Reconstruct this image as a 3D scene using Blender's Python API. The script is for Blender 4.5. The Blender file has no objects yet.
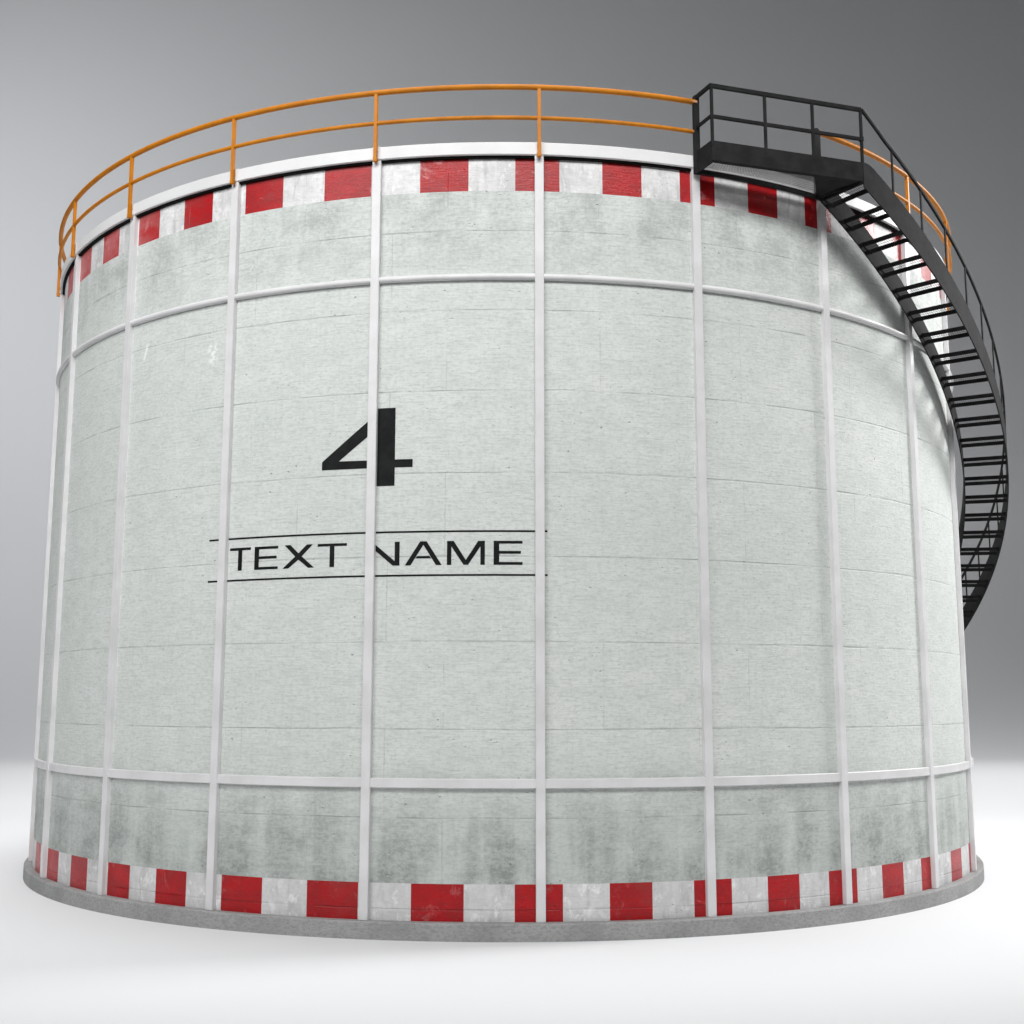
import bpy, bmesh, math, random
from math import sin, cos, radians, degrees, pi
from mathutils import Vector
random.seed(7)
sc = bpy.context.scene
C = sc.collection
R = 10.0            # wall radius (m); z = 0 is the top of the base ring
GZ = -0.275         # ground level

# ------------------------------------------------------------------ helpers
def pol(th, r, z):
    a = radians(th)
    return Vector((r * sin(a), -r * cos(a), z))

class MB:
    def __init__(s): s.v = []; s.f = []; s.m = []; s.sm = []; s.uv = []
    def add(s, vs, fs, mat=0, smooth=False, uvs=None):
        o = len(s.v); s.v += [tuple(v) for v in vs]
        for i, f in enumerate(fs):
            s.f.append(tuple(o + k for k in f)); s.m.append(mat); s.sm.append(smooth)
            s.uv.append(uvs[i] if uvs else None)
    def hexa(s, p, mat=0):
        # p: 8 points, bottom loop 0-3, top loop 4-7
        s.add(p, [(3, 2, 1, 0), (4, 5, 6, 7), (0, 1, 5, 4), (1, 2, 6, 5), (2, 3, 7, 6), (3, 0, 4, 7)], mat)
    def box(s, x0, x1, y0, y1, z0, z1):
        s.hexa([(x0, y0, z0), (x1, y0, z0), (x1, y1, z0), (x0, y1, z0), (x0, y0, z1), (x1, y0, z1), (x1, y1, z1), (x0, y1, z1)])
    def bar(s, a, b, w, h, up=Vector((0, 0, 1))):
        # rectangular bar from a to b, w sideways, h along up
        a = Vector(a); b = Vector(b); d = (b - a).normalized()
        side = d.cross(up)
        if side.length < 1e-5: side = d.cross(Vector((0, 1, 0)))
        side.normalize(); u = side.cross(d).normalized()
        q = [(-w/2, -h/2), (w/2, -h/2), (w/2, h/2), (-w/2, h/2)]
        pa = [a + side*x + u*y for x, y in q]; pb = [b + side*x + u*y for x, y in q]
        s.add(pa + pb, [(0, 1, 2, 3), (7, 6, 5, 4), (0, 4, 5, 1), (1, 5, 6, 2), (2, 6, 7, 3), (3, 7, 4, 0)])
    def sweep(s, path, prof, closed=False, smooth=True, cap=True):
        # path: list of (th, z); prof: list of (dr, dz) about radius given in path item 3
        n = len(prof); vs = []; fs = []
        for (th, r, z) in path:
            for dr, dz in prof: vs.append(pol(th, r + dr, z + dz))
        m = len(path)
        for i in range(m if closed else m - 1):
            j = (i + 1) % m
            for k in range(n):
                l = (k + 1) % n
                fs.append((i*n + k, j*n + k, j*n + l, i*n + l))
        s.add(vs, fs, 0, smooth)
        if cap and not closed:
            s.add(vs[:n], [tuple(range(n))]); s.add(vs[-n:], [tuple(reversed(range(n)))])
    def build(s, name, mats, parent=None, uvpolar=False, bevel=0, off=0.0):
        me = bpy.data.meshes.new(name)
        me.from_pydata([(x, y, z + off) for x, y, z in s.v], [], s.f)
        if not isinstance(mats, (list, tuple)): mats = [mats]
        for m in mats: me.materials.append(m)
        for p, mi, sm in zip(me.polygons, s.m, s.sm): p.material_index = mi; p.use_smooth = sm
        if any(u is not None for u in s.uv):
            ul = me.uv_layers.new(name='polar')
            for p, u in zip(me.polygons, s.uv):
                if u is not None:
                    for li, q in zip(p.loop_indices, u): ul.data[li].uv = q
        bm = bmesh.new(); bm.from_mesh(me)
        if not any(u is not None for u in s.uv):
            bmesh.ops.remove_doubles(bm, verts=bm.verts, dist=1e-5)
            bmesh.ops.recalc_face_normals(bm, faces=bm.faces)
        if bevel: 
            ed = [e for e in bm.edges if len(e.link_faces) == 2 and e.calc_face_angle(0) > radians(40)]
            bmesh.ops.bevel(bm, geom=ed, offset=bevel, segments=2, affect='EDGES', clamp_overlap=True)
        bm.to_mesh(me); bm.free()
        o = bpy.data.objects.new(name, me); C.objects.link(o); o.parent = parent
        return o

def circ(r, n=12): return [(r*cos(2*pi*k/n), r*sin(2*pi*k/n)) for k in range(n)]
def rect(w, h): return [(-w/2, -h/2), (w/2, -h/2), (w/2, h/2), (-w/2, h/2)]
def frange(a, b, n): return [a + (b - a)*i/n for i in range(n + 1)]
def copy(o, parent, loc=(0, 0, 0), rz=0.0):
    c = o.copy(); C.objects.link(c); c.parent = parent; c.location = loc; c.rotation_euler = (0, 0, rz)
    return c

# ------------------------------------------------------------------ materials
def newmat(name):
    m = bpy.data.materials.new(name); m.use_nodes = True
    nt = m.node_tree; b = nt.nodes['Principled BSDF']
    return m, nt, b
class NG:
    def __init__(s, nt): s.nt = nt; s.N = nt.nodes; s.L = nt.links
    def n(s, t, **k):
        x = s.N.new(t)
        for a, b in k.items(): setattr(x, a, b)
        return x
    def put(s, sock, v):
        if isinstance(v, (int, float, tuple, list)): sock.default_value = v
        else: s.L.new(v, sock)
    def math(s, op, a, b=0.0, c=0.0, clamp=False):
        x = s.n('ShaderNodeMath', operation=op, use_clamp=clamp)
        s.put(x.inputs[0], a); s.put(x.inputs[1], b); s.put(x.inputs[2], c); return x.outputs[0]
    def mix(s, f, a, b):
        x = s.n('ShaderNodeMix', data_type='RGBA'); s.put(x.inputs[0], f); s.put(x.inputs[6], a); s.put(x.inputs[7], b); return x.outputs[2]
    def noise(s, vec, scale=1, detail=4, rough=.55, dist=0.0):
        x = s.n('ShaderNodeTexNoise'); s.put(x.inputs['Vector'], vec)
        x.inputs['Scale'].default_value = scale; x.inputs['Detail'].default_value = detail
        x.inputs['Roughness'].default_value = rough; x.inputs['Distortion'].default_value = dist; return x.outputs[0]
    def scl(s, vec, sc_, loc=(0, 0, 0)):
        x = s.n('ShaderNodeMapping'); s.put(x.inputs[0], vec); x.inputs['Scale'].default_value = sc_; x.inputs['Location'].default_value = loc; return x.outputs[0]
    def ramp(s, f, a, b, smooth=True):
        x = s.n('ShaderNodeMapRange', interpolation_type='SMOOTHSTEP' if smooth else 'LINEAR')
        s.put(x.inputs[0], f); x.inputs[1].default_value = a; x.inputs[2].default_value = b; return x.outputs[0]
    def bump(s, h, strength, dist, nrm=None):
        x = s.n('ShaderNodeBump'); s.put(x.inputs['Height'], h); x.inputs['Strength'].default_value = strength
        x.inputs['Distance'].default_value = dist
        if nrm is not None: s.L.new(nrm, x.inputs['Normal'])
        return x.outputs[0]

def rgba(r, g, b): return (r, g, b, 1)

def wall_material(name, kind):
    m, nt, b = newmat(name); g = NG(nt)
    uv = g.n('ShaderNodeUVMap', uv_map='polar').outputs[0]
    sep = g.n('ShaderNodeSeparateXYZ'); g.L.new(uv, sep.inputs[0]); U, V = sep.outputs[0], sep.outputs[1]
    # formwork joints every 1.305 m, slightly wavy and broken
    wob = g.noise(g.scl(uv, (.35, 6, 1)), 1, 2)
    vv = g.math('ADD', V, g.math('MULTIPLY', g.math('SUBTRACT', wob, .5), .07))
    ph = g.math('PINGPONG', g.math('SUBTRACT', vv, 1.45 - 1.305*4), .6525)
    seam = g.math('SUBTRACT', 1.0, g.ramp(ph, .004, .022))
    brk = g.ramp(g.noise(g.scl(uv, (1.1, .9, 1), (3, 1, 0)), 1, 4, .65), .36, .60)
    seam = g.math('MULTIPLY', seam, brk)
    # board joints, vertical, very faint
    bk = g.n('ShaderNodeTexBrick'); g.L.new(g.scl(uv, (1, 1, 1), (.37, -1.45 + 1.305*4, 0)), bk.inputs[0])
    bk.inputs['Scale'].default_value = 1; bk.inputs['Brick Width'].default_value = 2.43; bk.inputs['Row Height'].default_value = 1.305
    bk.inputs['Mortar Size'].default_value = .011; bk.inputs['Mortar Smooth'].default_value = 1; bk.offset = .37
    bk.inputs['Color1'].default_value = rgba(.2, .2, .2); bk.inputs['Color2'].default_value = rgba(.8, .8, .8); bk.inputs['Bias'].default_value = 0
    vj = g.math('MULTIPLY', bk.outputs['Fac'], g.ramp(g.noise(uv, 1.3, 2), .4, .62))
    big = g.noise(uv, .45, 4, .6)
    med = g.noise(g.scl(uv, (1.3, 2.2, 1)), 1.6, 6, .68)
    grain = g.noise(g.scl(uv, (2.4, 26, 1)), 1.4, 5, .7)
    fine = g.noise(g.scl(uv, (9, 16, 1)), 1.5, 4, .7)
    speck = g.noise(g.scl(uv, (10, 13, 1), (2, 2, 0)), 1.3, 4, .78)
    weave = g.noise(g.scl(uv, (22, 1.6, 1)), 1, 3, .6)
    # pits
    vo = g.n('ShaderNodeTexVoronoi', feature='F1'); g.L.new(g.scl(uv, (2.6, 3.4, 1)), vo.inputs['Vector']); vo.inputs['Scale'].default_value = 1.5
    gate = g.ramp(g.noise(g.scl(uv, (1.1, 1.1, 1), (9, 4, 0)), 1, 3), .46, .58)
    pits = g.math('MULTIPLY', g.math('SUBTRACT', 1.0, g.ramp(vo.outputs['Distance'], .035, .085)), gate)
    vo2 = g.n('ShaderNodeTexVoronoi', feature='F1'); g.L.new(g.scl(uv, (2.2, 4.2, 1), (7, 3, 0)), vo2.inputs['Vector']); vo2.inputs['Scale'].default_value = 3.2
    gate2 = g.ramp(g.noise(g.scl(uv, (1.4, 2.0, 1), (1, 14, 0)), 1, 4), .50, .60)
    pit2 = g.math('MULTIPLY', g.math('SUBTRACT', 1.0, g.ramp(vo2.outputs['Distance'], .05, .13)), gate2)
    vo3 = g.n('ShaderNodeTexVoronoi', feature='F1'); g.L.new(g.scl(uv, (2.2, 4.2, 1), (7, 3.07, 0)), vo3.inputs['Vector']); vo3.inputs['Scale'].default_value = 3.2
    lip = g.math('MULTIPLY', g.math('SUBTRACT', 1.0, g.ramp(vo3.outputs['Distance'], .05, .13)), gate2)
    # two pale scuffs on the second and third bay
    du = g.math('SUBTRACT', U, g.math('ADD', 13.174, g.math('MULTIPLY', g.math('SUBTRACT', V, 9.22), .34)))
    sc1 = g.math('MULTIPLY', g.math('SUBTRACT', 1.0, g.ramp(g.math('ABSOLUTE', du), .012, .05)), g.math('SUBTRACT', 1.0, g.ramp(g.math('ABSOLUTE', g.math('SUBTRACT', V, 9.22)), .10, .17)))
    d2 = g.math('SQRT', g.math('ADD', g.math('POWER', g.math('SUBTRACT', U, 14.88), 2.0), g.math('POWER', g.math('MULTIPLY', g.math('SUBTRACT', V, 8.93), .6), 2.0)))
    sc2 = g.math('MULTIPLY', g.math('SUBTRACT', 1.0, g.ramp(d2, .07, .17)), g.ramp(g.noise(uv, 12, 3, .6), .47, .55))
    scuff = g.math('MAXIMUM', sc1, sc2)
    # streaky dirt at foot and under the rim
    st = g.noise(g.scl(uv, (1.15, .14, 1)), 1.25, 5, .62, .35)
    st2 = g.noise(g.scl(uv, (3.6, .3, 1), (5, 2, 0)), 1, 4, .6)
    blot = g.noise(g.scl(uv, (.8, .95, 1), (2, 7, 0)), 1.3, 6, .66)
    foot = g.math('SUBTRACT', 1.0, g.ramp(V, .5, 2.6))
    head = g.ramp(V, 9.5, 10.9)
    mask = g.math('ADD', g.math('MULTIPLY', foot, 1.0), g.math('MULTIPLY', head, .52))
    dirt = g.math('MULTIPLY', mask, g.ramp(g.math('ADD', g.math('MULTIPLY', st, .55), g.math('MULTIPLY', blot, .45)), .40, .60))
    lightst = g.math('MULTIPLY', mask, g.ramp(st2, .52, .72))
    if kind == 'concrete':
        col = g.mix(g.ramp(big, .36, .64), rgba(.625, .655, .628), rgba(.668, .688, .667))
        col = g.mix(g.math('MULTIPLY', g.ramp(med, .38, .64), .42), col, rgba(.525, .560, .532))
        col = g.mix(g.math('MULTIPLY', g.ramp(grain, .50, .62), .46), col, rgba(.43, .46, .435))
        col = g.mix(g.math('MULTIPLY', g.ramp(grain, .44, .30), .40), col, rgba(.64, .67, .64))
        col = g.mix(g.math('MULTIPLY', g.ramp(fine, .50, .64), .36), col, rgba(.40, .42, .40))
        col = g.mix(g.math('MULTIPLY', g.ramp(speck, .50, .62), g.math('ADD', .20, g.math('MULTIPLY', mask, .12))), col, rgba(.38, .405, .385))
        col = g.mix(g.math('MULTIPLY', g.ramp(speck, .46, .38), .20), col, rgba(.70, .72, .70))
        col = g.mix(g.math('MULTIPLY', g.ramp(weave, .5, .75), .14), col, rgba(.42, .45, .42))
        col = g.mix(g.math('MULTIPLY', foot, .44), col, rgba(.34, .375, .355))
        grit = g.math('ADD', .45, g.math('MULTIPLY', g.ramp(g.math('ADD', g.math('MULTIPLY', speck, .5), g.math('MULTIPLY', med, .5)), .42, .58), .55))
        col = g.mix(g.math('MULTIPLY', g.math('MULTIPLY', dirt, grit), .95), col, rgba(.235, .250, .238))
        col = g.mix(g.math('MULTIPLY', lightst, .30), col, rgba(.62, .66, .645))
        col = g.mix(g.math('MULTIPLY', seam, .30), col, rgba(.28, .30, .285))
        col = g.mix(g.math('MULTIPLY', vj, .30), col, rgba(.30, .315, .30))
        col = g.mix(g.math('MULTIPLY', pits, .6), col, rgba(.22, .235, .225))
        col = g.mix(g.math('MULTIPLY', lip, .45), col, rgba(.72, .74, .72))
        col = g.mix(g.math('MULTIPLY', pit2, .50), col, rgba(.24, .255, .245))
        col = g.mix(g.math('MULTIPLY', scuff, .8), col, rgba(.80, .81, .80))
        rough = .62
    elif kind == 'white':
        col = g.mix(g.ramp(med, .35, .65), rgba(.76, .75, .75), rgba(.66, .65, .65))
        wear = g.ramp(g.math('ADD', g.math('MULTIPLY', st2, .5), g.math('MULTIPLY', blot, .5)), .44, .60)
        col = g.mix(g.math('MULTIPLY', wear, .50), col, rgba(.42, .415, .415))
        col = g.mix(g.math('MULTIPLY', g.ramp(speck, .48, .64), .40), col, rgba(.46, .455, .45))
        col = g.mix(g.math('MULTIPLY', foot, .45), col, rgba(.52, .515, .52))
        stn = g.ramp(g.noise(g.scl(uv, (4.5, 1.1, 1), (11, 3, 0)), 1.0, 6, .7, .4), .50, .66)
        col = g.mix(g.math('MULTIPLY', stn, .50), col, rgba(.36, .355, .35))
        patch = g.ramp(g.noise(g.scl(uv, (3.6, 2.4, 1), (1, 8, 0)), 1.3, 7, .75, .3), .52, .64)
        col = g.mix(g.math('MULTIPLY', patch, .6), col, rgba(.86, .86, .86))
        col = g.mix(g.math('MULTIPLY', seam, .2), col, rgba(.3, .3, .3))
        rough = .5
    else:
        col = g.mix(g.ramp(med, .38, .62), rgba(.42, .006, .009), rgba(.32, .008, .011))
        col = g.mix(g.math('MULTIPLY', g.ramp(grain, .52, .70), .5), col, rgba(.22, .012, .015))
        col = g.mix(g.math('MULTIPLY', g.ramp(fine, .58, .74), .30), col, rgba(.55, .10, .10))
        col = g.mix(g.math('MULTIPLY', g.ramp(speck, .48, .64), .35), col, rgba(.22, .022, .024))
        wear = g.ramp(g.noise(g.scl(uv, (1.5, 1.3, 1), (4, 4, 0)), 1.6, 6, .7, .6), .57, .68)
        col = g.mix(g.math('MULTIPLY', g.ramp(blot, .52, .64), .45), col, rgba(.26, .035, .035))
        col = g.mix(g.math('MULTIPLY', g.math('MULTIPLY', wear, g.math('ADD', .25, g.math('MULTIPLY', g.ramp(V, 5.0, 8.0), .5))), 1.0), col, rgba(.58, .25, .25))
        sheen_fade = g.math('MULTIPLY', g.math('SUBTRACT', 1.0, g.ramp(U, 11.5, 15.2)), g.ramp(V, 5.0, 8.0))  # upper left paler: grazing sheen painted into the red, along with wear
        col = g.mix(g.math('MULTIPLY', sheen_fade, g.math('ADD', .25, g.math('MULTIPLY', g.ramp(med, .35, .6), .45))), col, rgba(.56, .19, .19))
        col = g.mix(g.math('MULTIPLY', seam, .3), col, rgba(.1, .01, .01))
        rough = .33
    h = g.math('ADD', g.math('MULTIPLY', grain, .5), g.math('ADD', g.math('MULTIPLY', fine, .5), g.math('MULTIPLY', speck, .5)))
    h = g.math('SUBTRACT', h, g.math('MULTIPLY', seam, .5))
    h = g.math('SUBTRACT', h, g.math('MULTIPLY', g.math('MAXIMUM', pits, pit2), 1.4))
    h = g.math('SUBTRACT', h, g.math('MULTIPLY', vj, .5))
    g.L.new(g.bump(h, .75, .012), b.inputs['Normal'])
    g.L.new(col, b.inputs['Base Color'])
    rr = g.math('ADD', rough - .1, g.math('MULTIPLY', med, .22)); g.L.new(rr, b.inputs['Roughness'])
    b.inputs['Specular IOR Level'].default_value = .30 if kind == 'red' else .30
    return m

def painted(name, c1, c2, rough=.4, scale=6, bump=.15, dist=.004, spec=.5, coord='Object', metal=0):
    m, nt, b = newmat(name); g = NG(nt)
    tc = g.n('ShaderNodeTexCoord').outputs[coord]
    n1 = g.noise(tc, scale, 5, .6); n2 = g.noise(tc, scale*7, 3, .6)
    col = g.mix(g.ramp(n1, .35, .68), rgba(*c1), rgba(*c2))
    g.L.new(col, b.inputs['Base Color'])
    g.L.new(g.math('ADD', rough - .08, g.math('MULTIPLY', n2, .16)), b.inputs['Roughness'])
    g.L.new(g.bump(n2, bump, dist), b.inputs['Normal'])
    b.inputs['Specular IOR Level'].default_value = spec; b.inputs['Metallic'].default_value = metal
    return m

M_con = wall_material('wall_concrete', 'concrete')
M_wht = wall_material('band_white_paint', 'white')
M_red = wall_material('band_red_paint', 'red')
M_rib = painted('white_painted_steel', (.70, .69, .70), (.62, .615, .62), .42, 1.5, .12)
M_rim = painted('rim_white_paint', (.71, .71, .71), (.66, .66, .66), .5, 1.2, .1)
M_shade = painted('black_rim_shade', (.004, .004, .004), (.008, .008, .008), .8, 8, .1, .004, .1)  # near-black colour standing in for the shade under the rim
M_blk = painted('black_lettering_paint', (.004, .0045, .005), (.010, .011, .011), .6, 5, .3, .004, .15)
M_yel = painted('yellow_orange_paint', (.55, .19, .005), (.45, .15, .004), .5, 3, .08, .004, .25)
M_drk = painted('charcoal_painted_steel', (.017, .017, .0174), (.026, .026, .0264), .72, 3.5, .25, .005, .06)
M_grt = painted('galvanised_grating', (.10, .10, .10), (.15, .15, .15), .5, 10)
M_roof = painted('roof_sheet', (.45, .46, .45), (.38, .39, .38), .6, .8)
def base_mat():
    m, nt, b = newmat('base_ring_concrete'); g = NG(nt)
    tc = g.n('ShaderNodeTexCoord').outputs['Object']
    n1 = g.noise(tc, 1.2, 5, .6); n2 = g.noise(g.scl(tc, (1, 1, 2)), 16, 5, .75); n3 = g.noise(tc, 60, 3, .7)
    col = g.mix(g.ramp(n1, .35, .65), rgba(.35, .35, .348), rgba(.28, .28, .278))
    col = g.mix(g.math('MULTIPLY', g.ramp(n2, .42, .66), .55), col, rgba(.155, .155, .155))
    col = g.mix(g.math('MULTIPLY', g.ramp(n3, .52, .70), .40), col, rgba(.42, .42, .42))
    g.L.new(col, b.inputs['Base Color']); b.inputs['Roughness'].default_value = .8
    g.L.new(g.bump(g.math('ADD', n2, n3), .5, .012), b.inputs['Normal'])
    return m
M_base = base_mat()
def studio_mat():
    m, nt, b = newmat('studio_sweep_paint'); g = NG(nt)
    tc = g.n('ShaderNodeTexCoord').outputs['Object']
    n = g.noise(tc, .05, 2, .5)
    g.L.new(g.mix(n, rgba(.72, .725, .74), rgba(.74, .745, .755)), b.inputs['Base Color'])
    b.inputs['Roughness'].default_value = .7; b.inputs['Specular IOR Level'].default_value = .2
    return m
M_flr = studio_mat()

# ------------------------------------------------------------------ setting: floor sheet and curved backdrop
YB, RC = 44.0, 17.0
s = MB()
X0, X1 = -140.0, 140.0
s.add([(X0, -90, GZ), (X1, -90, GZ), (X1, YB, GZ), (X0, YB, GZ)], [(0, 1, 2, 3)])
gr = s.build('ground', M_flr); gr['kind'] = 'structure'
s = MB(); n = 40
prof = [(YB + RC*sin(a), GZ + RC*(1 - cos(a))) for a in frange(0, pi/2, n)] + [(YB + RC, 110.0)]
vs = []; fs = []
for (y, z) in prof: vs += [(X0, y, z), (X1, y, z)]
for i in range(len(prof) - 1): fs.append((2*i, 2*i + 1, 2*i + 3, 2*i + 2))
s.add(vs, fs, 0, True)
bd = s.build('backdrop', M_flr); bd['kind'] = 'structure'

# ------------------------------------------------------------------ the tank
tank = bpy.data.objects.new('storage_tank', None); C.objects.link(tank)
tank.location = (0, 0, GZ)
tank['label'] = 'large round grey concrete storage tank marked 4 with orange rail and black stair'
tank['category'] = 'storage tank'
OFF = -GZ           # children are written with z = 0 at ring top; shift into the tank's frame
TH0 = degrees(-0.20894983)
RIBS = [TH0 + 15*k for k in range(24)]

REDS = [(-63.6, -60.0), (-56.5, -52.6), (-49.1, -45.35), (-41.4, -37.8), (-34.0, -30.1), (-26.0, -21.7), (-17.3, -12.6),
        (-7.95, -3.45), (.85, 4.93), (8.95, 12.72), (16.55, 20.2), (23.9, 27.4), (30.95, 34.65), (38.4, 42.0), (45.5, 48.7),
        (53.2, 57.2), (61.3, 65.2)]
t = 69.2
while t < 290: REDS.append((t, t + 3.9)); t += 7.72
edges = sorted(set([round(x, 3) for ab in REDS for x in ab] + [round(-70 + .75*i, 3) for i in range(480)]))
edges = [e for i, e in enumerate(edges) if i == 0 or e - edges[i-1] > .02]
w = MB(); zl = [-0.021, .512, 11.255, 11.99]
for i in range(len(edges)):
    a = edges[i]; bb = edges[i+1] if i + 1 < len(edges) else edges[0] + 360
    mid = (a + bb)/2; red = any(p <= mid <= q for p, q in REDS)
    for k in range(3):
        z0, z1 = zl[k], zl[k+1]; mt = 0 if k == 1 else (2 if red else 1)
        ua, ub = radians(a)*R + 20, radians(bb)*R + 20
        w.add([pol(a, R, z0), pol(bb, R, z0), pol(bb, R, z1), pol(a, R, z1)], [(0, 1, 2, 3)], mt, True,
              [[(ua, z0), (ub, z0), (ub, z1), (ua, z1)]])
wall = w.build('wall', [M_con, M_wht, M_red], tank, off=OFF)
me = wall.data; bm = bmesh.new(); bm.from_mesh(me); bmesh.ops.remove_doubles(bm, verts=bm.verts, dist=1e-4); bm.to_mesh(me); bm.free()

full = [(i*1.5, 0, 0) for i in range(240)]
def ring(name, r, z, prof, mat, smooth=True, bevel=0):
    s = MB(); s.sweep([(a, r, z) for a, _, _ in full], prof, True, smooth); return s.build(name, mat, tank, off=OFF, bevel=bevel)
# base ring with a small chamfer
ring('base_ring', 0, 0, [(9.6, GZ), (10.155, GZ), (10.155, -.040), (10.14, -.022), (9.6, -.022)], M_base, False)
ring('rim', 0, 0, [(9.9, 11.83), (10.09, 11.83), (10.10, 11.84), (10.10, 12.03), (10.09, 12.04), (9.9, 12.04)], M_rim, False)
ring('rim_shade', 0, 0, [(9.98, 11.796), (10.05, 11.796), (10.055, 11.828), (9.98, 11.828)], M_shade, False)  # dark strip drawn as the shadow line below the rim
ring('pipe_hoop', 10.025, 9.815, circ(.053, 14), M_rib)
ring('band_hoop', 0, 0, [(9.98, 1.895), (10.060, 1.895), (10.067, 1.903), (10.067, 2.027), (10.060, 2.035), (9.98, 2.035)], M_rib, False)
s = MB()
vs = [pol(a, 9.95, 11.95) for a, _, _ in full] + [Vector((0, 0, 12.0))]
s.add(vs, [(i, (i+1) % 240, 240) for i in range(240)], 0, True); s.build('roof', M_roof, tank, off=OFF)
# ribs
s = MB(); s.box(-.073, .073, -10.096, -9.98, 0.0, 11.83); s.box(-.069, .069, -10.108, -9.98, 11.83, 12.05)
s = MB()
pr = [(-9.98, -.021), (-10.082, -.021), (-10.082, 11.82), (-10.106, 11.835), (-10.106, 12.048), (-9.98, 12.048)]; n_ = len(pr)
s.add([(-.071, y, z) for y, z in pr] + [(.071, y, z) for y, z in pr],
      [tuple(range(n_)), tuple(reversed(range(n_, 2*n_)))] + [(i, n_ + i, n_ + (i+1) % n_, (i+1) % n_) for i in range(n_)])
rib0 = s.build('rib', M_rib, tank, bevel=.006)
for i, a in enumerate(RIBS):
    o = rib0 if i == 0 else copy(rib0, tank)
    o.location = (0, 0, OFF); o.rotation_euler = (0, 0, radians(a))

# --------------------------------------------------------- painted writing, wrapped 4 mm proud of the wall
def wrap_poly(mb, pts, r=R + .004):
    """pts: outline in (arc metres, z). Cut into narrow vertical strips so it follows the curve."""
    bm = bmesh.new(); vs = [bm.verts.new((x, 0, z)) for x, z in pts]; f = bm.faces.new(vs)
    bmesh.ops.triangulate(bm, faces=[f])
    x0 = min(p[0] for p in pts); x1 = max(p[0] for p in pts); k = int(x0/.1)*.1 - .1
    while k < x1:
        bmesh.ops.bisect_plane(bm, geom=bm.verts[:] + bm.edges[:] + bm.faces[:], plane_co=(k, 0, 0), plane_no=(1, 0, 0)); k += .1
    bm.verts.index_update()
    V = [pol(degrees(v.co.x/R), r, v.co.z) for v in bm.verts]
    F = [tuple(reversed([v.index for v in f.verts])) for f in bm.faces]
    bm.free()
    # outward winding
    G = []
    for f in F:
        a, b_, c_ = V[f[0]], V[f[1]], V[f[2]]; nn = (b_ - a).cross(c_ - a)
        G.append(f if nn.x*a.x + nn.y*a.y > 0 else tuple(reversed(f)))
    mb.add(V, G)
def rectp(x0, x1, z0, z1): return [(x0, z0), (x1, z0), (x1, z1), (x0, z1)]
n4 = MB()
wrap_poly(n4, [(-1.733, 7.727), (-1.93, 7.727), (-2.941, 6.905), (-2.941, 6.775), (-2.03, 6.775), (-2.03, 6.485), (-1.733, 6.485), (-1.733, 6.775),
               (-1.448, 6.775), (-1.448, 6.900), (-1.733, 6.900)])
# the counter of the 4 is open wall: rebuild as separate strokes instead
n4 = MB()
wrap_poly(n4, rectp(-2.03, -1.733, 6.485, 7.727))                                   # stem
wrap_poly(n4, rectp(-1.7329, -1.448, 6.775, 6.900))                                 # bar, right
wrap_poly(n4, [(-2.941, 6.775), (-2.0301, 6.775), (-2.0301, 6.897), (-2.655, 6.905), (-2.941, 6.905)])  # bar, left
wrap_poly(n4, [(-2.941, 6.9051), (-2.6551, 6.9051), (-2.0301, 7.400), (-2.0301, 7.648)])                # diagonal
wrap_poly(n4, [(-2.0301, 7.6481), (-2.0299, 7.6481), (-1.93, 7.7269)])
n4.build('painted_number', M_blk, tank, off=OFF)
L = MB(); zb, zt = 5.238, 5.606; hs = .042; vsw = .078
zm = (zb + zt)/2
def T(x0, x1):
    wrap_poly(L, rectp(x0, x1, zt - hs, zt)); c = (x0 + x1)/2; wrap_poly(L, rectp(c - vsw/2, c + vsw/2, zb, zt - hs - .0001))
def Eg(x0, x1):
    wrap_poly(L, rectp(x0, x0 + vsw + .006, zb, zt)); a = x0 + vsw + .0061
    wrap_poly(L, rectp(a, x1, zt - hs, zt)); wrap_poly(L, rectp(a, x1 - .025, zm - .014, zm + .028)); wrap_poly(L, rectp(a, x1, zb, zb + hs))
def X(x0, x1):
    c = (x0 + x1)/2; k = .058; hw = .104; i = .03
    wrap_poly(L, [(x0, zb), (x0 + hw, zb), (c, zm - .05), (c + k, zm), (x1 - i, zt), (x1 - i - hw, zt), (c, zm + .05), (c - k, zm)])
    wrap_poly(L, [(x1 - hw, zb), (x1, zb), (c + k + .0001, zm), (c + .0001, zm - .05)])
    wrap_poly(L, [(x0 + i, zt), (x0 + i + hw, zt), (c - .0001, zm + .05), (c - k - .0001, zm)])
def N(x0, x1):
    wrap_poly(L, rectp(x0, x0 + vsw, zb, zt)); wrap_poly(L, rectp(x1 - vsw, x1, zb, zt))
    a, b_ = x0 + vsw + .0001, x1 - vsw - .0001
    wrap_poly(L, [(a, zt), (a + .03, zt), (b_, zb + .07), (b_, zb), (b_ - .03, zb), (a, zt - .07)])
def A(x0, x1):
    c = (x0 + x1)/2; hw = .09
    wrap_poly(L, [(x0, zb), (x0 + hw, zb), (c, zt - .055), (c, zt), (c - .05, zt)])
    wrap_poly(L, [(x1, zb), (c + .05, zt), (c + .0001, zt), (c + .0001, zt - .055), (x1 - hw, zb)])
    f = .30; zc = zb + .105
    xl = x0 + hw + (c - x0 - hw)*(.105/.31) ; xr = x1 - hw - (x1 - hw - c)*(.105/.31)
    wrap_poly(L, [(xl + .003, zc), (xr - .003, zc), (xr - .037, zc + .036), (xl + .037, zc + .036)])
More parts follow.
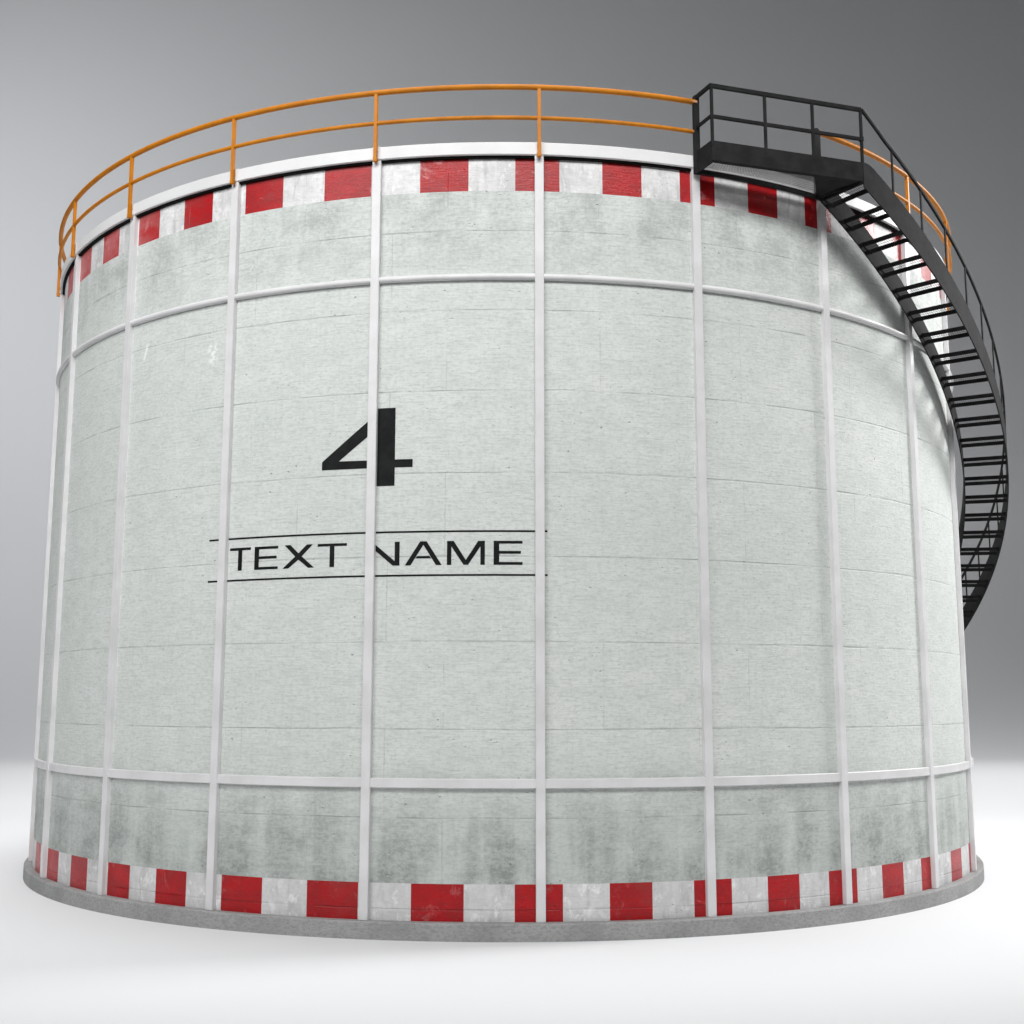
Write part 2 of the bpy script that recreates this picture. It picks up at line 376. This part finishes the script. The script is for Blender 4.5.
def Mg(x0, x1):
    wrap_poly(L, rectp(x0, x0 + .068, zb, zt)); wrap_poly(L, rectp(x1 - .068, x1, zb, zt)); c = (x0 + x1)/2
    a, b_ = x0 + .0681, x1 - .0681
    wrap_poly(L, [(a, zt), (a + .035, zt), (c, zb + .075), (c, zb), (c - .035, zb), (a, zt - .085)])
    wrap_poly(L, [(b_, zt), (b_, zt - .085), (c + .035, zb), (c + .0001, zb), (c + .0001, zb + .075), (b_ - .035, zt)])
for fn, x0, x1 in ((T, -4.60, -4.19), (Eg, -4.115, -3.678), (X, -3.59, -3.035), (T, -2.981, -2.489),
                   (N, -2.175, -1.635), (A, -1.55, -.975), (Mg, -.895, -.313), (Eg, -.178, .264)):
    L = MB(); fn(x0, x1); L.build('painted_letter', M_blk, tank, off=OFF)
for z in (5.757, 5.082):
    s = MB(); wrap_poly(s, rectp(-5.037, .648, z - .014, z + .014)); s.build('painted_line', M_blk, tank, off=OFF)

# --------------------------------------------------------- orange guard rail round the rim
RR = 10.145
A0, A1 = 31.9 , 18.03 + 360
path = frange(A0, A1, 260)
s = MB(); s.sweep([(a, RR, 12.955) for a in path], circ(.045, 12)); rail = s.build('guard_rail', M_yel, tank, off=OFF)
s = MB(); s.sweep([(a, RR, 12.43) for a in path], circ(.034, 10)); s.build('middle_rail', M_yel, rail, off=OFF)
s = MB(); s.box(-.028, .028, -RR - .032, -RR + .026, 11.79, 12.93); s.box(-.034, .034, -RR - .033, -10.108, 11.775, 11.84)
s.box(-.03, .03, -RR + .002, -10.107, 11.93, 11.98)
p0 = s.build('rail_post', M_yel, rail, bevel=.004)
first = True
for a in RIBS:
    if abs(a - 18.03) < 1 or abs(a - 33.03) < 1: continue
    o = p0 if first else copy(p0, rail)
    first = False
    o.location = (0, 0, OFF); o.rotation_euler = (0, 0, radians(a - .03))

# --------------------------------------------------------- landing platform
ZT, ZB = 12.09, 11.755
P1 = pol(18.15, 10.60, 0); P2 = pol(32.85, 11.02, 0); I1 = pol(17.95, 10.15, 0); I2 = pol(31.9, 10.17, 0)
def at(p, z): return Vector((p.x, p.y, z))
pf = MB()
def plate(mb, a, b, z0, z1, w):
    mb.bar(at(a, (z0 + z1)/2), at(b, (z0 + z1)/2), w, z1 - z0)
nrm = (P2 - P1).normalized(); out = Vector((nrm.y, -nrm.x, 0))
plate(pf, P1, P2 - nrm*.002, ZB, ZT, .024)
plate(pf, P1 - out*.012, I1 + (P1-I1)*.0, ZB - .045, ZT, .024)
pf.bar(at(P1 - out*.045, ZB + .006), at(P2 - out*.045 - nrm*.05, ZB + .006), .07, .012)
plate(pf, I2 + (P2-I2)*.02, P2 - (P2-I2)*.02, ZB - .025, ZT - .20, .03)
s2 = [(a, 10.155, 11.745) for a in frange(17.95, 31.9, 12)]
pf.sweep(s2, rect(.05, .07), smooth=False)
pfo = pf.build('landing_platform', M_drk, tank, off=OFF)
# open grating: bearing bars and cross rods, clipped to the platform outline
g_ = MB()
def inner_pt(t):
    a = 17.95 + (31.9 - 17.95)*t; return pol(a, 10.185, 0)
NB = 88
for i in range(1, NB):
    t = i/NB; a = inner_pt(t); b = P1.lerp(P2, t) - out*.02
    g_.bar(at(a, 11.80), at(b, 11.80), .005, .006)
for j in range(1, 12):
    v = j/12
    pts = [inner_pt(t).lerp(P1.lerp(P2, t) - out*.02, v) for t in frange(0.005, .995, 12)]
    for k in range(12): g_.bar(at(pts[k], 11.806), at(pts[k+1], 11.806), .005, .006)
g_.build('grating', M_grt, pfo, off=OFF)
q0 = P1.lerp(P2, .67) - out*.02; q1 = P2 - out*.02; q2 = I2 + (P2 - I2)*.02 - nrm*.06; s = MB()
s.add([at(q0, 11.772), at(q1, 11.772), at(q2, 11.772), at(q0, 11.780), at(q1, 11.780), at(q2, 11.780)],
      [(0, 1, 2), (5, 4, 3), (0, 3, 4, 1), (1, 4, 5, 2), (2, 5, 3, 0)])
s.build('floor_plate', M_drk, pfo, off=OFF)
# railing of the platform
h = MB()
a = at(P1, 13.03); h.bar(a - nrm*.02, at(P2, 13.03), .045, .075); 
hr = h.build('handrail', M_drk, pfo, off=OFF, bevel=.006)
h = MB(); h.bar(at(P1, 13.031) - nrm*.0, at(I1, 13.031), .044, .072); h.build('handrail', M_drk, pfo, off=OFF, bevel=.006)
h = MB(); h.bar(at(P1, 12.505), at(P2, 12.505), .035, .062); h.bar(at(P2, 12.505) - nrm*.05, at(P2, 12.505) + nrm*.015, .06, .08)
h.build('middle_rail', M_drk, pfo, off=OFF, bevel=.005)
h = MB(); h.bar(at(P1, 12.506), at(I1, 12.506), .034, .06); h.build('middle_rail', M_drk, pfo, off=OFF, bevel=.005)
for t in (.006, .35, .665, .995):
    q = P1.lerp(P2, t); s = MB(); s.bar(at(q, 12.0), at(q, 13.0), .034, .05, up=nrm); s.build('handrail_post', M_drk, pfo, off=OFF, bevel=.004)
for q in (I1, I2):
    s = MB()
    n12 = 14
    th = degrees(math.atan2(q.x, -q.y)); d = Vector((q.x, q.y, 0)).normalized(); tg = Vector((-d.y, d.x, 0))
    lo = 11.70; hw = .052 if q is I1 else .072
    pr = [(-hw, lo), (hw, lo)] + [(hw*cos(x), (13.02 if q is I1 else 12.93) + hw*sin(x)) for x in frange(0, pi, 8)]
    f1 = [at(q, 0) + tg*x + Vector((0, 0, z)) + d*.03 for x, z in pr]; f2 = [v - d*.06 for v in f1]; n_ = len(pr)
    s.add(f1 + f2, [tuple(range(n_)), tuple(reversed(range(n_, 2*n_)))] + [(i, n_ + i, n_ + (i+1) % n_, (i+1) % n_) for i in range(n_)])
    s.build('support_post', M_drk, pfo, off=OFF, bevel=.004)

# --------------------------------------------------------- spiral stair down the side
RO, RI = 11.03, 10.185
SL = 6.35
THS, THE = 32.75, 139.5
def hz(a, base): return base - SL*(radians(a) - .6)
def stringer(mb, r, ab, atp, wdt=.022, a0=THS, ramp_r=None, fl=.05):
    path = frange(a0, THE, 150); vs = []; fs = []
    for a in path:
        rr = r if ramp_r is None or a > 36.5 else ramp_r + (r - ramp_r)*(a - a0)/(36.5 - a0)
        zb = max(hz(a, ab), GZ + .01); ztp = max(min(hz(a, atp), ZT, ZT - .028*(a - 33.2) if a > 33.2 else ZT), zb + .02)
        if a < 33.8: zb = max(hz(a, ab), 0)
        zb = min(zb, 11.755) if a < 34 else zb
        for q in ((rr - wdt/2, zb), (rr + wdt/2, zb), (rr + wdt/2, ztp), (rr - wdt/2, ztp)): vs.append(pol(a, *q))
    m = len(path)
    for i in range(m - 1):
        for k in range(4):
            l = (k + 1) % 4; fs.append((4*i + k, 4*i + 4 + k, 4*i + 4 + l, 4*i + l))
    mb.add(vs, fs, 0, False); mb.add(vs[:4], [(0, 1, 2, 3)]); mb.add(vs[-4:], [(3, 2, 1, 0)])
st = MB(); stringer(st, RO, 11.47, 12.0, ramp_r=None)
sto = st.build('staircase', M_drk, tank, off=OFF)
s = MB(); stringer(s, RI, 11.42, 11.93, a0=31.9); s.build('inner_stringer', M_drk, sto, off=OFF)
# one tread at angle 0, z 0, copied down the helix
s = MB(); ri, ro = RI + .012, RO - .012
dth = 1.22                                   # angular half gap between the two nosing bars at the outer end
tb = MB(); hy = .115
def tline(x, y0, y1, w, h, z): tb.box(x - w/2, x + w/2, -y1, -y0, z - h/2, z + h/2)
tline(-hy, ri, ro, .036, .072, .034); tline(hy, ri, ro, .036, .072, -.034)
def slope(x): return -.034*x/hy
for k in range(1, 4): x = -hy + 2*hy*k/4; tline(x, ri, ro, .0035, .004, slope(x))
for k in range(1, 20):
    y = ri + (ro - ri)*k/20; tb.bar((-hy, -y, slope(-hy)), (hy, -y, slope(hy)), .0025, .004)
# sloping end plates fixed to the stringers
for y0, y1 in ((-ri - .008, -ri), (-ro, -ro + .008)):
    tb.hexa([(-hy, y0, .005), (hy, y0, -.085), (hy, y1, -.085), (-hy, y1, .005), (-hy, y0, .085), (hy, y0, -.01), (hy, y1, -.01), (-hy, y1, .085)])
tread0 = tb.build('tread', M_drk, sto)
k = 0; first = True
while True:
    a = 33.25 + 2.795*k; z = hz(a, 11.59)
    if z < 0: break
    o = tread0 if first else copy(tread0, sto); first = False
    o.location = (0, 0, z + OFF); o.rotation_euler = (0, 0, radians(a))
    k += 1
# handrail
s = MB(); pth = [(a, RO + .0, 12.775 - 6.40*(radians(a) - .6) + max(0, .085*(1 - (a - 32.9)/3))) for a in frange(32.9, 138, 210)]
s.sweep(pth, rect(.04, .052), smooth=False); s.build('handrail', M_drk, sto, off=OFF)
a = 36.75
while a < 138:
    zt_ = 12.76 - 6.40*(radians(a) - .6); z0 = hz(a, 11.95)
    s = MB(); q = pol(a, RO, 0); tg = Vector((cos(radians(a)), sin(radians(a)), 0))
    s.bar(at(q, z0), at(q, zt_), .024, .034, up=tg); s.build('handrail_post', M_drk, sto, off=OFF)
    a += 4.32
# brackets holding the inner stringer off the wall
for a in (88.5, 103.5, 118.5, 133.0):
    z = hz(a, 11.62); s = MB(); s.bar(pol(a, 9.99, z), pol(a, RI, z), .06, .06); s.build('wall_bracket', M_drk, sto, off=OFF)

# ------------------------------------------------------------------ camera
f, D, hcam, pitch, yaw, roll = 1230.589472215101, 28.714503982255813, 3.2162125317884054, 0.15044367097573824, 0.005461484340417292, 0.0010796688488053866
cam = bpy.data.cameras.new('camera'); co = bpy.data.objects.new('camera', cam); C.objects.link(co)
fw = Vector((sin(yaw)*cos(pitch), cos(yaw)*cos(pitch), sin(pitch))); rt = fw.cross(Vector((0, 0, 1))).normalized(); up = rt.cross(fw)
r2 = rt*cos(roll) + up*sin(roll); u2 = -rt*sin(roll) + up*cos(roll)
from mathutils import Matrix
co.matrix_world = Matrix(((r2.x, u2.x, -fw.x, 0), (r2.y, u2.y, -fw.y, -D), (r2.z, u2.z, -fw.z, hcam), (0, 0, 0, 1)))
cam.sensor_width = 36; cam.lens = 36*f/1024; cam.clip_start = .1; cam.clip_end = 1000
sc.camera = co

# ------------------------------------------------------------------ studio light
def area(name, loc, target, size, power, col=(1, 1, 1), spread=180, sizey=None):
    l = bpy.data.lights.new(name, 'AREA'); l.energy = power; l.color = col; l.shape = 'RECTANGLE'; l.size = size; l.size_y = sizey or size
    l.spread = radians(spread)
    o = bpy.data.objects.new(name, l); C.objects.link(o); o.location = loc
    o.rotation_euler = (Vector(target) - Vector(loc)).to_track_quat('-Z', 'Y').to_euler()
    return o
area('overhead_softbox', (17, 17, 60), (17, 17, 0), 86, 14000, (1, .995, .99), 42, 54)
area('front_key_softbox', (5, -32.5, 29.5), (5, -10, 12.5), 40, 3320, (1, 1, .995), 78, 8)
area('left_fill_light', (-24, -35, 24), (-8, -5, 10), 12, 880, (.98, .99, 1), 62)  # unseen fill, added to brighten the left bays
area('right_softbox', (37, 3, 24), (9, -2, 9), 9, 1350, (1, 1, 1), 50)
area('backdrop_left_light', (-68, 8, 42), (-22, 61, 27), 18, 10300, (.97, .985, 1), 100)
w = bpy.data.worlds.new('World'); sc.world = w; w.use_nodes = True
bg = w.node_tree.nodes['Background']; bg.inputs[0].default_value = (.9, .95, 1, 1); bg.inputs[1].default_value = .03

sc.render.engine = 'CYCLES'
sc.view_settings.view_transform = 'Standard'; sc.view_settings.look = 'None'
sc.view_settings.exposure = 0; sc.view_settings.gamma = 1; sc.view_settings.use_curve_mapping = False
